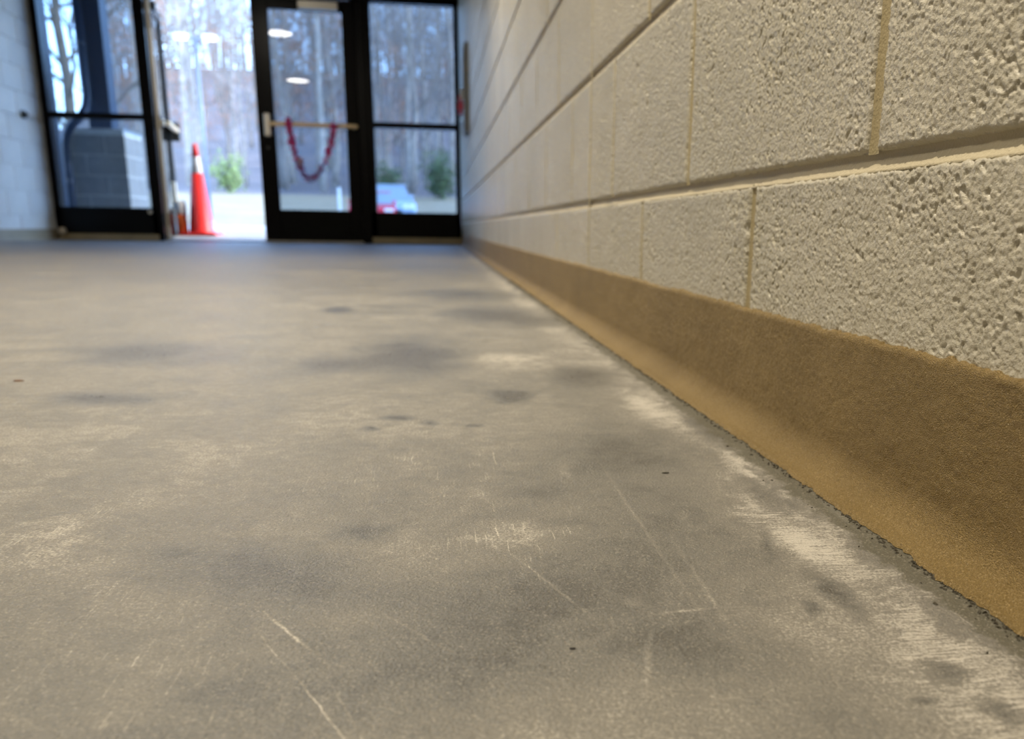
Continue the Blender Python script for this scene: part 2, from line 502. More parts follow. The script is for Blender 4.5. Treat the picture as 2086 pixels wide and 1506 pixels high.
# ------------------------------------------------------------------ room shell
TH = .20
fl = MB().box((W - .3, Y0 - .3, -.15), (.3, D + .10, 0)).build('floor', M_FLOOR)
tag(fl, 'stained sealed concrete floor with scuffs and dark blotches', kind='structure')
ce = MB().box((W - .3, Y0 - .3, CEIL), (.3, D + .14, CEIL + .12)).build('ceiling', M_CEIL)
tag(ce, 'white flat ceiling above the corridor', kind='structure')
bw = MB().box((W - .3, Y0 - TH, 0), (.3, Y0, CEIL)).build('wall_back', M_BLOCK_FAR)
tag(bw, 'cream painted wall closing the corridor end', kind='structure')


def smooth_noise(shape, step, size, seed):
    """gaussian-filtered noise field with feature size (m) on a grid of spacing step, unit variance"""
    r = np.random.default_rng(seed)
    a = r.standard_normal(shape)
    fy = np.fft.fftfreq(shape[0], step[0])[:, None]; fx = np.fft.rfftfreq(shape[1], step[1])[None, :]
    k = np.exp(-2 * (math.pi * size) ** 2 * (fy ** 2 + fx ** 2))
    b = np.fft.irfft2(np.fft.rfft2(a) * k, s=shape)
    return b / (b.std() + 1e-12)


def block_relief(ly, lz, step, seed):
    """front of a split-textured block as a grid; returns heights out of the wall (m), grid y, grid z"""
    ny, nz = int(round(ly / step)) + 1, int(round(lz / step)) + 1
    ys, zs = np.linspace(0, ly, ny), np.linspace(0, lz, nz)
    st = (ys[1] - ys[0], zs[1] - zs[0])
    r = np.random.default_rng(seed + 99)
    h = .00016 * smooth_noise((ny, nz), st, .0005, seed) + .00016 * smooth_noise((ny, nz), st, .0009, seed + 1) + .00009 * smooth_noise((ny, nz), st, .0026, seed + 7) + .0003 * smooth_noise((ny, nz), st, .02, seed + 2)
    # pores: thresholded noise digs in, in patches
    patch = smooth_noise((ny, nz), st, .022, seed + 3)
    pore = smooth_noise((ny, nz), st, max(.00125, step * 1.1), seed + 4) + .35 * smooth_noise((ny, nz), st, .0007, seed + 5)
    thr = 1.65 - .5 * np.clip(patch, -1.5, 1.8)
    h -= .0012 * np.clip(pore - thr, 0, 1.0)
    # rounded, ragged arrises
    YY, ZZ = np.meshgrid(ys, zs, indexing='ij')
    rag = -.0005 * np.abs(smooth_noise((ny, nz), st, .004, seed + 6))
    e = np.minimum(np.minimum(YY, ly - YY), np.minimum(ZZ, lz - ZZ)) + rag * 1.2
    R = .0034
    t = np.clip(1 - e / R, 0, 1)
    h -= .0042 * (1 - np.sqrt(np.clip(1 - t * t, 0, 1)))
    return h, ys, zs


def grid_mesh(name, P, m):
    """P: (a,b,3) array -> smooth grid mesh"""
    a, b = P.shape[:2]
    me = bpy.data.meshes.new(name)
    me.vertices.add(a * b); me.vertices.foreach_set('co', P.reshape(-1).astype(np.float32))
    i = np.arange(a * b).reshape(a, b)
    q = np.stack([i[:-1, :-1], i[1:, :-1], i[1:, 1:], i[:-1, 1:]], -1).reshape(-1, 4)
    me.loops.add(q.size); me.loops.foreach_set('vertex_index', q.reshape(-1).astype(np.int32))
    me.polygons.add(len(q)); me.polygons.foreach_set('loop_start', np.arange(0, q.size, 4, dtype=np.int32))
    me.polygons.foreach_set('loop_total', np.full(len(q), 4, np.int32))
    me.polygons.foreach_set('use_smooth', np.ones(len(q), bool))
    if m: me.materials.append(m)
    me.update(calc_edges=True); me.validate()
    return me


def block_box(ly, lz, dp, sgn):
    """chamfered block front; sgn -1: face looks to -x"""
    c = .0035
    x0, x1, xd = 0, -sgn * .0028, -sgn * dp
    v = []
    for x, k in ((x0, c), (x1, 0), (xd, 0)):
        v += [(x, k, k), (x, ly - k, k), (x, ly - k, lz - k), (x, k, lz - k)]
    f = [(0, 1, 2, 3)]
    for r in (0, 4):
        f += [(r + i, r + 4 + i, r + 4 + (i + 1) % 4, r + (i + 1) % 4) for i in range(4)]
    if sgn > 0: f = [q[::-1] for q in f]
    return v, f


def row_joints(r):
    """head joints of the right wall in course r (running bond, halves at the control joint)"""
    js = []
    if r % 2 == 0:
        k = -30
        js = [YC + BL * i for i in range(-16, 20)]
    else:
        js = [YC - BL / 2 - BL * i for i in range(0, 16)][::-1] + [YC] + [YC + BL / 2 + BL * i for i in range(0, 20)]
    js = [y for y in js if Y0 < y < D - .03]
    return [Y0] + js + [D + .06]


wr = MB().box((.0088, Y0, 0), (.30, D + .06, CEIL)).build('wall_right', M_MORTAR)
tag(wr, 'cream painted concrete block wall running along the right side', kind='structure')
rest = MB(); shared = {}
mort = MB(); head = MB()
NROW = 13
for r in range(NROW):
    js = row_joints(r)
    z0, z1 = r * CH + (JT / 2 if r else 0), min((r + 1) * CH - JT / 2, CEIL)
    for a, b in zip(js[:-1], js[1:]):
        y0, y1 = a + JT / 2, b - JT / 2
        if y1 - y0 < .03: continue
        ly, lz = y1 - y0, z1 - z0
        # in view of the lens (with a margin)?  tan of the highest visible line
        top_z = CAM_H + max(b, .2) * .262 + .12
        seen = b > .12 and z0 < top_z
        if seen and b < 3.4 and r <= 5:
            step = .0008 if b < .96 else .0015 if b < 1.6 else .0026
            zz0 = z0
            if r == 0: zz0 = ZB - .02
            h, ys, zs = block_relief(ly, z1 - zz0, step, 1000 + r * 100 + int(b * 50))
            P = np.zeros((len(ys), len(zs), 3))
            P[..., 0] = -h; P[..., 1] = ys[:, None]; P[..., 2] = zs[None, :]
            link('block', grid_mesh('block', P, M_BLOCK if b < 1.0 else M_BLOCK_FAR), wr, (0, y0, zz0))
        elif seen:
            key = (round(ly, 4), round(lz, 4))
            if key not in shared:
                v, f = block_box(ly, lz, .0088, -1); shared[key] = mesh('block', v, f, M_BLOCK_FAR)
            link('block', shared[key], wr, (float(rng.normal(0, .0003)), y0, z0))
        else:
            v, f = block_box(ly, lz, .0088, -1)
            rest.add([(p[0], p[1] + y0, p[2] + z0) for p in v], f)
        # head joint, shallow and nearly flush
        if b < D:
            dpt = .0022 if abs(b - YC) > .01 else .0012
            if abs(b - YC) > .01:
                xs = [.0020, .0028, .0031, .0028, .0020]
                ys_ = np.linspace(b - JT / 2 - .0012, b + JT / 2 + .0012, 5)
                head.add([(xs[i], ys_[i], z) for z in (z0 - .001, z1 + .001) for i in range(5)], [(i + 1, i, i + 5, i + 6) for i in range(4)])
    # bed joint, raked concave
    if r < NROW - 1:
        zc = (r + 1) * CH
        prof = [(.0040, -.0082), (.0011, -.0069), (.0024, -.0050), (.0050, -.0010), (.0064, .0030), (.0044, .0066)]
        n = len(prof)
        mort.add([(x, y, zc + z) for y in (Y0, D + .06) for x, z in prof], [(i, i + 1, i + 1 + n, i + n) for i in range(n - 1)])
mo = mort.build('mortar', M_MORTAR, wr, True); mo['kind'] = 'stuff'; mo['label'] = 'raked mortar joints painted with the wall'
ho = head.build('head_mortar', M_HEAD, wr, True); ho['kind'] = 'stuff'; ho['label'] = 'tan upright mortar joints between blocks'
rb = rest.build('block_remainder', M_BLOCK_FAR, wr); rb['kind'] = 'stuff'
# sealed control joint
cj = MB()
ys_ = np.linspace(YC - JT / 2 - .0012, YC + JT / 2 + .0012, 7); xs = [.0012, .0024, .0030, .0014, .0030, .0024, .0012]
cj.add([(xs[i], ys_[i], z) for z in (0, CEIL) for i in range(7)], [(i + 1, i, i + 7, i + 8) for i in range(6)])
cjo = cj.build('control_joint', M_SEAL, wr, True); cjo['label'] = 'caulked vertical control joint'

# left wall ---------------------------------------------------------
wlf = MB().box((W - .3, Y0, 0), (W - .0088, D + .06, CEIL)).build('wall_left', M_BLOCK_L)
tag(wlf, 'concrete block wall at far left, paint lightened to stand for door daylight', kind='structure')
restl = MB(); shl = {}
for r in range(NROW):
    z0, z1 = r * CH + (JT / 2 if r else 0), min((r + 1) * CH - JT / 2, CEIL)
    off = 0 if r % 2 == 0 else BL / 2
    js = [Y0] + [y for y in (D + .06 - off - BL * i for i in range(33, 0, -1)) if y > Y0 + .05] + ([D + .06 - off] if off else []) + [D + .06]
    for a, b in zip(js[:-1], js[1:]):
        y0, y1 = a + JT / 2, b - JT / 2
        v, f = block_box(y1 - y0, z1 - z0, .0088, 1)
        if b > 6.6 and z0 < 2.4:
            key = (round(y1 - y0, 4), round(z1 - z0, 4))
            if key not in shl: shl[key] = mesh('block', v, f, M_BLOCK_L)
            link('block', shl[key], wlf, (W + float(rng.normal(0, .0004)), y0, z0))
        else:
            restl.add([(p[0] + W, p[1] + y0, p[2] + z0) for p in v], f)
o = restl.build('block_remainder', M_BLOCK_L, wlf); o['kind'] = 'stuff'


# cove bases ---------------------------------------------------------
def cove_profile(n_low=14, n_up=26):
    """(distance from wall, z): toe -> cove -> upright -> top edge -> back to wall"""
    R = .021; th = .0045
    pts = [(th + R + .003, .0004), (th + R + .001, .0022)]
    for i in range(n_low + 1):
        a = math.pi / 2 * i / n_low
        pts.append((th + R * (1 - math.sin(a)), .0024 + R * (1 - math.cos(a))))
    z0 = pts[-1][1]
    for i in range(1, n_up + 1):
        pts.append((th, z0 + (ZB - .003 - z0) * i / n_up))
    pts += [(th - .0006, ZB - .001), (th - .0022, ZB), (-.004, ZB + .0002)]
    return pts


def near_base():
    pr = np.array(cove_profile(20, 60))
    ys = np.concatenate([np.arange(-.5, .22, .01), np.arange(.22, .95, .0013), np.arange(.95, 1.7, .003), np.arange(1.7, 3.4, .01), np.arange(3.4, D - .02, .06), [D - .02]])
    na, nb = len(ys), len(pr)
    P = np.zeros((na, nb, 3))
    P[..., 0] = -pr[None, :, 0]; P[..., 1] = ys[:, None]; P[..., 2] = pr[None, :, 1]
    # grains, mild waviness, ragged top edge
    f1 = smooth_noise((na, nb), (.0013, .0013), .0009, 51); f2 = smooth_noise((na, nb), (.0013, .0013), .006, 52)
    r = np.random.default_rng(53)
    def line(s, amp):
        t = np.arange(-.5, D, .0012); k = r.standard_normal(len(t)); w = np.exp(-.5 * (np.arange(-60, 61) * .0012 / s) ** 2); k = np.convolve(k, w / np.sqrt((w * w).sum()), 'same')
        return amp * np.interp(ys, t, k)
    amp = np.where(pr[:, 0] > .0, 1.0, 0)[None, :]
    P[..., 0] -= amp * (.00013 * f1 + .0002 * f2)
    topw = np.clip((pr[:, 1] - (ZB - .006)) / .006, 0, 1)[None, :]
    P[..., 2] += topw * (line(.0011, .0006) + line(.006, .0004) + line(.05, .0004))[:, None]
    toew = np.clip((pr[:, 0] - .02) / .008, 0, 1)[None, :]
    P[..., 0] -= toew * (line(.0012, .0006) + line(.008, .0007))[:, None]
    return grid_mesh('baseboard_right', P, M_BASE)


br = link('baseboard_right', near_base())
tag(br, 'tan sand-textured cove base along the foot of the right wall', kind='structure')
MB().box((-.050, D - .022, 0), (0, D - .012, .16), .002).build('base_return', M_BASE, br)
pr = cove_profile(8, 4)
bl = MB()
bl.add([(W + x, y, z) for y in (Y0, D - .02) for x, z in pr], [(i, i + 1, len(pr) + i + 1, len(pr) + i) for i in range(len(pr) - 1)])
blo = bl.build('baseboard_left', plain('daylit_sand_base', (.38, .32, .23), .55), None, True)  # sand lightened to stand for daylight grazing the left base
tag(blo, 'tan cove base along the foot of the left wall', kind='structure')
MB().box((W, D - .022, 0), (W + .05, D - .012, ZB), .002).build('base_return', M_BASE, blo)

# grit along the toe of the right base
gr = MB(); rg = random.Random(5)
for i in range(1100):
    y = .23 + 2.6 * rg.random() ** 1.7
    x = -.0285 - abs(rg.gauss(0, .0022)) - (.02 * rg.random() if rg.random() < .04 else 0)
    s = rg.uniform(.0003, .00085) * (1 + .5 * y)
    q = rg.uniform(0, 3.1); c, sn = math.cos(q), math.sin(q)
    v = []
    for dx, dy, dz in ((-1, -.6, 0), (1, -.7, 0), (.8, .7, 0), (-.9, .5, 0), (-.5, -.3, .8), (.5, -.4, .9), (.4, .4, .8)):
        dx *= rg.uniform(.7, 1.7); dy *= rg.uniform(.6, 1.1)
        v.append((x + s * (dx * c - dy * sn), y + s * (dx * sn + dy * c), s * dz + .0001))
    gr.add(v, [(0, 1, 5, 4), (1, 2, 6, 5), (2, 3, 6), (3, 0, 4), (3, 4, 6), (4, 5, 6)])
gro = gr.build('grit', plain('dark_grit', (.06, .05, .03), .9))
tag(gro, 'dark crumbs of grit caught along the foot of the tan base', 'grit', kind='stuff')

# ------------------------------------------------------------------ door wall
FY0, FY1 = D - .055, D + .055
HEAD = 2.16
hw = MB().box((W - .3, FY0 - .02, HEAD + .06), (.3, FY1 + .12, 3.7)).build('wall_far', M_BLOCK_FAR)
tag(hw, 'painted wall above the glass entrance', kind='structure')
for s_, x0, x1 in ((0, W - .3 - 1.6, W), (1, 0.0, 6.0)):
    o = MB().box((x0, D + .06, 0), (x1, D + .28, 3.7)).build('wall_outer', M_GCMU)
    tag(o, 'outside face of the building beside the entrance', kind='structure')
trim = empty('trim_1', (0, D, 0)); tag(trim, 'black metal frame around the entrance doors', kind='structure')


def tb(name, a, b, par, m=M_BLACK, ch=.004):
    L = par.location if par.type == 'EMPTY' else Vector((0, 0, 0))
    return MB().box((a[0] - L.x, a[1] - L.y, a[2] - L.z), (b[0] - L.x, b[1] - L.y, b[2] - L.z), ch).build(name, m, par)


tb('frame_head', (W, FY0, HEAD), (0, FY1, HEAD + .06), trim)
tb('frame_jamb', (-2.815, FY0, .0), (-2.765, FY1, HEAD), trim)
tb('frame_jamb', (-.945, FY0, .0), (-.862, FY1, HEAD), trim)
tb('door_stop_strip', (-.990, D + .030, .0), (-.940, FY1, HEAD), trim)


def sidelight(name, x0, x1, label):
    e = empty(name, (x0, D, 0)); tag(e, label, kind='structure')
    tb('stile', (x0, FY0, .06), (x0 + .055, FY1, HEAD), e)
    tb('stile', (x1 - .045, FY0, .06), (x1, FY1, HEAD), e)
    tb('bottom_rail', (x0, FY0, .06), (x1, FY1, .297), e)
    tb('mullion', (x0 + .055, FY0 + .01, 1.066), (x1 - .045, FY1 - .01, 1.118), e)
    tb('top_rail', (x0, FY0, 2.15), (x1, FY1, HEAD), e, ch=.002)
    tb('pane', (x0 + .05, D - .004, .29), (x1 - .04, D + .004, 1.07), e, M_GLASS, 0)
    tb('pane', (x0 + .05, D - .004, 1.11), (x1 - .04, D + .004, 2.155), e, M_GLASS, 0)
    tb('sill', (x0, FY0 + .005, 0), (x1, FY1 - .005, .06), e, M_TAN, .003)
    return e


w1 = sidelight('window_1', W + .001, -2.815, 'black framed glass sidelight left of the open doorway')
w2 = sidelight('window_2', -.862, -.004, 'black framed glass sidelight next to the right wall')
MB().box((-.012, .055, 0), (.004, .29, HEAD), .002).build('outer_jamb_trim', M_NAVY, w1)
# small round cylinder on the left sidelight's bottom rail
MB().tube([(-2.87 - (W + .001), -.075, .262), (-2.87 - (W + .001), -.05, .262)], .018, 12).build('lock_cylinder', M_ALU, w1)

th = tb('trim_2', (-1.90, FY0 - .02, 0), (-.95, FY1 + .04, .014), tag(empty('trim_2', (-1.86, D, 0)), 'low aluminium threshold under the entrance doors', kind='structure'), M_ALU)
th.name = 'threshold'
tb('threshold', (-2.765, FY0 - .02, 0), (-1.90, FY1 + .04, .012), bpy.data.objects['trim_2'], M_ALU)


def door_leaf(name, label, hinge, w, dirx, ang):
    """leaf built in local space from the hinge along dirx, inside face to -y"""
    e = empty(name, hinge, ang); tag(e, label, kind='structure')
    def B(n, x0, x1, y0, y1, z0, z1, m=M_BLACK, ch=.003, par=None):
        a, b = sorted((x0 * dirx, x1 * dirx))
        return MB().box((a, y0, z0), (b, y1, z1), ch).build(n, m, par or e)
    B('stile', 0, .115, -.022, .022, .012, 2.155); B('stile', w - .152, w, -.022, .022, .012, 2.155)
    B('bottom_rail', .115, w - .152, -.022, .022, .012, .304); B('top_rail', .115, w - .152, -.022, .022, 2.05, 2.155)
    B('pane', .11, w - .147, -.004, .004, .30, 2.055, M_GLASS, 0)
    for q in (.2, 1.06, 1.92): B('hinge', -.012, .012, -.032, -.020, q - .06, q + .06, M_BLACK)
    return e, B


d2, B = door_leaf('door_2', 'closed black glass door with push bar and pink garland', (-.95, D, 0), .908, -1, .040)
pb = B('push_bar', .005, .80, -.105, -.060, 1.045, 1.085, M_BAR_REFL, .008)
B('push_pad', .06, .58, -.112, -.103, 1.05, 1.08, M_BAR_REFL, .003, pb)
B('latch_case', .79, .845, -.09, -.022, .955, 1.155, M_ALU, .006)
B('bar_mount', .02, .07, -.06, -.022, 1.04, 1.09, M_ALU, .003)
clo = B('door_closer', .14, .49, -.085, -.022, 2.055, 2.125, M_ALU, .006)
B('closer_arm', .40, .70, -.10, -.085, 2.135, 2.15, M_ALU, .002, clo)
MB().tube([(-.83, -.03, .86), (-.83, -.020, .86)], .014, 10).build('lock_cylinder', M_DARKPLASTIC, d2)
B('sweep', .0, .908, -.026, -.018, .004, .018, M_TAN, .001)

d1, B = door_leaf('door_1', 'open glass door swung outward beside the left sidelight', (-2.765, D + .05, 0), .905, 1, math.radians(99))
pb = B('push_bar', .06, .84, -.105, -.060, 1.045, 1.085, M_BAR_REFL, .008)
B('latch_case', .80, .86, -.11, -.022, .965, 1.145, M_DARKPLASTIC, .008)
B('bar_mount', .03, .08, -.06, -.022, 1.04, 1.09, M_ALU, .003)
B('hold_open_bracket', .02, .10, -.075, -.022, 2.02, 2.09, M_DARKPLASTIC, .004)
B('edge_gasket', -.004, .003, -.026, .020, .02, 2.12, M_ALU, .001)
B('kick_holder', .50, .53, -.06, -.022, .36, .56, M_ALU, .004)

# garland on the push bar -------------------------------------------
gp = [(-1.600, 1.065), (-1.578, 1.118), (-1.563, .994), (-1.545, .90), (-1.528, .80), (-1.500, .70), (-1.465, .625), (-1.412, .576), (-1.345, .612), (-1.290, .69), (-1.240, .785), (-1.205, .88), (-1.180, .985), (-1.172, 1.07)]
yg = D - .135
gar = empty('garland', (-1.578, yg, 1.10)); tag(gar, 'pink flower garland hanging in a loop from the push bar', 'garland')
L = gar.location
pts = [Vector((x, yg, z)) - L for x, z in gp]
MB().tube(pts, .004, 5).build('cord', M_PINK, gar, True)
fm = {}
for nm, mt in (('pink', M_PINK), ('lilac', M_LILAC)):
    q = MB()
    for k in range(6):
        a = k * math.pi / 3; ca, sa = math.cos(a), math.sin(a); t_ = .006 if k % 2 else -.006
        q.add([(0, 0, 0), (.013 * ca - .008 * sa, t_, .013 * sa + .008 * ca), (.025 * ca, t_ * 2.2, .025 * sa), (.013 * ca + .008 * sa, t_, .013 * sa - .008 * ca)], [(0, 1, 2, 3)])
    q.lathe([(.001, -.004), (.006, -.001), (.005, .003), (.001, .005)], n=6)
    fm[nm] = q.mesh('flower', mt)
rg = random.Random(3)
acc = [0.0]
for a, b in zip(pts[1:-1], pts[2:]): acc.append(acc[-1] + (b - a).length)
N = 46
for i in range(N):
    s = acc[-1] * i / (N - 1)
    j = max(k for k in range(len(acc)) if acc[k] <= s + 1e-9); j = min(j, len(acc) - 2)
    u = (s - acc[j]) / (acc[j + 1] - acc[j])
    p = pts[1 + j].lerp(pts[2 + j], u)
    o = link('flower', fm['lilac' if p.z < -.36 else 'pink'], gar, p + Vector((rg.gauss(0, .006), rg.gauss(0, .008), rg.gauss(0, .004))))
    o.rotation_euler = (rg.uniform(-1, 1), rg.uniform(-1, 1), rg.uniform(-1.5, 1.5)); o.scale = (1.6, 1.6, 1.6)
b_ = MB().lathe([(.002, -.045), (.026, -.03), (.034, 0), (.026, .03), (.002, .045)], (-1.487 - L.x, 0, .735 - L.z), 10).build('tag', plain('pale_pink_tag', (.62, .40, .55), .6), gar, True)

# wall fittings ------------------------------------------------------
pu = empty('pull_station', (0, 7.50, 1.105)); tag(pu, 'small red fire alarm pull station on the right wall near the door', 'alarm')
MB().box((-.052, -.055, -.07), (0, .055, .07), .006).build('housing', M_RED, pu)
MB().box((-.060, -.042, -.03), (-.050, .042, .012), .004).build('handle', plain('alarm_handle', (.55, .04, .04), .4), pu)
MB().box((-.0545, -.035, .03), (-.0515, .035, .05), .001).build('nameplate', plain('alarm_plate', (.75, .75, .72), .4), pu)

ex = empty('extinguisher_cabinet', (0, 6.72, .83)); tag(ex, 'shallow grey wall cabinet seen edge-on along the right wall', 'cabinet')
MB().box((-.030, 0, 0), (.02, .34, .60), .004).build('cabinet_frame', M_GREYMETAL, ex)
dr = MB().box((-.036, .03, .03), (-.029, .31, .57), .003).build('door', M_GREYMETAL, ex)
MB().box((-.0375, .08, .09), (-.0350, .26, .51), 0).build('pane', M_GLASS, dr)
MB().box((-.052, .285, .26), (-.036, .30, .33), .003).build('handle', M_ALU, dr)

kb = empty('key_switch', (W, 8.537, 1.04)); tag(kb, 'small black switch box on the left wall', 'switch')
MB().box((0, -.03, -.03), (.022, .03, .03), .004).build('housing', M_DARKPLASTIC, kb)
MB().tube([(.02, 0, 0), (.045, 0, .0)], .016, 10).build('cylinder', M_DARKPLASTIC, kb)

ds = empty('door_stop', (W + .062, D - .10, 0)); tag(ds, 'small pale dome door stop on the floor at the left frame corner', 'door stop')
MB().lathe([(.026, 0), (.026, .012), (.018, .02), (.018, .055)], n=16).build('post', M_TAN, ds, True)
MB().lathe([(.020, .055), (.034, .06), (.036, .085), (.026, .105), (.008, .112)], n=16).build('cap', plain('door_stop_cap', (.62, .53, .40), .5), ds, True)


# ceiling lights -----------------------------------------------------
M_DIFF = emitter('lamp_diffuser', (1.0, .91, .76), LAMP)
lamp_parts = (MB().lathe([(.20, 0), (.20, -.03), (.175, -.045), (.172, -.02)], n=28).mesh('housing', plain('lamp_white', (.75, .75, .73), .4), True),
              MB().lathe([(.172, -.02), (.172, -.043), (.12, -.052), (.02, -.055)], n=28).mesh('diffuser', M_DIFF, True))
for y, which in ((5.2, 'nearest the entrance doors'), (1.3, 'second from the entrance doors'), (-5.7, 'farthest from the entrance doors')):
    e = empty('ceiling_light', (-1.90, y, CEIL)); tag(e, 'round white ceiling light ' + which, 'light', 'round ceiling lights along the corridor')
    link('housing', lamp_parts[0], e); link('diffuser', lamp_parts[1], e)

# made-up cylinder lamps, out of view, added to light wall and cove from above
can_parts = (MB().lathe([(.075, 0), (.075, -.20), (.068, -.20), (.066, -.03), (.002, -.03)], n=24).mesh('can', plain('added_downlight_white', (.7, .7, .68), .45), True),
             MB().lathe([(.060, -.045), (.060, -.060), (.03, -.068), (.004, -.07)], n=20).mesh('lens', emitter('added_downlight_lens', (1, .91, .76), 6.0), True))
for y, which in ((.45, 'farther from the entrance doors'), (3.15, 'nearer the entrance doors')):
    e = empty('added_downlight', (-.74, y, CEIL)); tag(e, 'added cylinder light, out of view, beside the right wall ' + which, 'light', 'added cylinder lights along the right wall')
    link('can', can_parts[0], e); link('lens', can_parts[1], e)
    ld = bpy.data.lights.new('added_downlight_beam', 'SPOT'); ld.energy = ADDED_WASH; ld.color = (1, .91, .76); ld.spot_size = math.radians(112); ld.spot_blend = .7; ld.shadow_soft_size = .055
    lo = bpy.data.objects.new('beam', ld); COL.objects.link(lo); lo.parent = e; lo.location = (0, 0, -.21)

# floor crumbs -------------------------------------------------------
for nm, x, y, s, c, lab in (('leaf_scrap', -.692, .971, .004, (.16, .08, .04), 'tiny brown leaf scrap on the floor at far left'),
                            ('crumb', -.214, .311, .0011, (.02, .018, .015), 'tiny black crumb on the floor near the front'),
                            ('crumb', -.112, .558, .0022, (.05, .045, .03), 'flat dark flake on the floor a hand from the tan base')):
    q = MB(); rg = random.Random(nm + str(x)); n = 9
    ring = [(s * rg.uniform(.7, 1.15) * math.cos(k * 6.283 / n) * 1.4, s * rg.uniform(.7, 1.15) * math.sin(k * 6.283 / n) * .7) for k in range(n)]
    q.add([(a, b, 0) for a, b in ring] + [(a * .8, b * .8, s * .28 * rg.uniform(.6, 1.2)) for a, b in ring] + [(0, 0, s * .3)],
          [(k, (k + 1) % n, n + (k + 1) % n, n + k) for k in range(n)] + [(n + k, n + (k + 1) % n, 2 * n) for k in range(n)])
    tag(q.build(nm, plain(nm + '_brown', c, .8), None, False, (x, y, .0002)), lab, 'debris')


# ------------------------------------------------------------------ outside
def G(y, x=0.0):
    """ground height outside; the wooded slope is lower towards the left"""
    z = float(np.interp(y, [9, 9.25, 9.6, 10.3, 14, 34.6, 36, 60, 90, 130, 175, 235], [-.01, .02, .05, .085, .10, .12, .43, 2.05, 5, 13, 26, 36]))
    if y > 60: z = 2.05 + (z - 2.05) * min(1, max(.22, (x / y + .41) / .12))
    return z


def strip_ground(name, x0, x1, ys, m, label, dz=0.0):
    v, f = [], []
    xs = np.linspace(x0, x1, 41)
    for y in ys:
        for x in xs: v.append((x, y, G(y, x) + dz))
    n = len(xs)
    for i in range(len(ys) - 1):
        for k in range(n - 1): f.append((i * n + k, i * n + k + 1, (i + 1) * n + k + 1, (i + 1) * n + k))
    nv = len(v)
    o = mesh(name, v, f, m, True); ob = link(name, o); tag(ob, label, kind='structure')
    return ob


strip_ground('pavement', -45, 45, [D + .06, 9.25, 9.6, 10.3, 12, 14, 20, 27, 34.6], M_CONC, 'pale concrete apron outside the doorway')
strip_ground('field', -120, 120, [34.6, 36, 42, 50, 60], M_GRASS, 'sunlit dry grass field rising to the woods')
strip_ground('forest_floor', -160, 120, [60, 75, 90, 110, 130, 150, 175, 235], M_LITTER, 'brown leaf litter slope under the trees')
can = MB().box((-5.2, D + .28, 2.75), (-.6, 11.0, 3.0), .02).build('entrance_canopy', M_NAVY)
tag(can, 'navy canopy roof over the entrance outside', 'canopy')

# block pier with steel column and downspout
PX0, PX1, PY0, PY1 = -4.005, -3.420, 10.2, 10.80
pz = G(10.5) - .06
pier = MB().box((PX0 + .006, PY0 + .006, pz), (PX1 - .006, PY1 - .006, pz + .06 + 5 * CH - .004)).build('block_pier', M_GMORT)
tag(pier, 'grey concrete block pier outside the left sidelight', 'pier')
wx, wy = PX1 - PX0, PY1 - PY0
top = 1.035
for c in range(6):
    z1 = top - c * CH; z0 = max(z1 - CH + .011, pz)
    if z1 - z0 < .03: continue
    if c % 2 == 0: parts = [(PX0, PY0, PX0 + wx * 2 / 3 - .011, PY0 + .2), (PX0 + wx * 2 / 3, PY0, PX1, PY0 + wy * 2 / 3 - .011), (PX0, PY0 + .211, PX0 + wx / 3, PY1), (PX0 + wx / 3 + .011, PY0 + wy * 2 / 3, PX1, PY1)]
    else: parts = [(PX0, PY0, PX0 + wx / 3 - .011, PY0 + .39), (PX0 + wx / 3, PY0, PX1, PY0 + .2), (PX1 - .2, PY0 + .211, PX1, PY1), (PX0, PY0 + .401, PX1 - .211, PY1)]
    for a in parts:
        MB().box((a[0], a[1], z0), (a[2], a[3], z1), .004).build('block', M_GCMU, pier)
sc_ = empty('steel_column', (-3.70, 10.50, top)); tag(sc_, 'navy steel canopy column standing on the block pier', 'column')
MB().box((-.115, -.115, .012), (.115, .115, 2.76 - top), .008).build('shaft', M_NAVY, sc_)
MB().box((-.17, -.17, 0), (.17, .17, .014), .002).build('base_plate', M_NAVY, sc_)
ds_ = empty('downspout', (-3.985, 10.14, G(10.1))); tag(ds_, 'navy downspout pipe bending around the block pier', 'downspout')
z = G(10.1)
pth = [(.205, .18, 2.70 - z), (.205, .18, 1.42 - z), (.20, .13, 1.30 - z), (.16, .04, 1.19 - z), (.09, 0, 1.11 - z), (.035, 0, 1.03 - z), (.012, 0, .93 - z), (.01, 0, .80 - z), (.01, 0, .0)]
MB().tube(pth, .042, 10).build('pipe', M_NAVY, ds_, True)
for zq in (.55, 1.9):
    q = (.01, 0) if zq < 1 else (.205, .18)
    MB().tube([(q[0], q[1], zq - z), (q[0], q[1], zq + .04 - z)], .047, 10).build('strap', M_NAVY, ds_)

# cones
cz = G(9.62)
cone = empty('traffic_cone', (-2.605, 9.66, cz)); tag(cone, 'tall orange traffic cone with a white band outside the doorway', 'cone')
def cr_(zv): return .118 + (.024 - .118) * (zv - .03) / (.86 - .03)
MB().lathe([(cr_(.03) + .012, .02), (cr_(.03), .035), (cr_(.60), .60)], n=28).build('lower_body', M_ORANGE, cone, True)
MB().lathe([(cr_(.60), .60), (cr_(.60) + .001, .602), (cr_(.755) + .001, .753), (cr_(.755), .755)], n=28).build('reflective_band', M_REFLECT, cone, True)
MB().lathe([(cr_(.755), .755), (cr_(.84), .84), (.024, .875), (.012, .882)], n=28).build('tip', M_ORANGE, cone, True)
MB().box((-.17, -.17, 0), (.17, .17, .025), .006).build('base', M_ORANGE, cone)
dl = empty('delineator', (-2.775, 9.62, G(9.6))); tag(dl, 'short orange and white tube marker left of the cone', 'marker')
MB().lathe([(.050, 0), (.052, .01), (.050, .20)], n=20).build('lower_body', M_ORANGE2, dl, True)
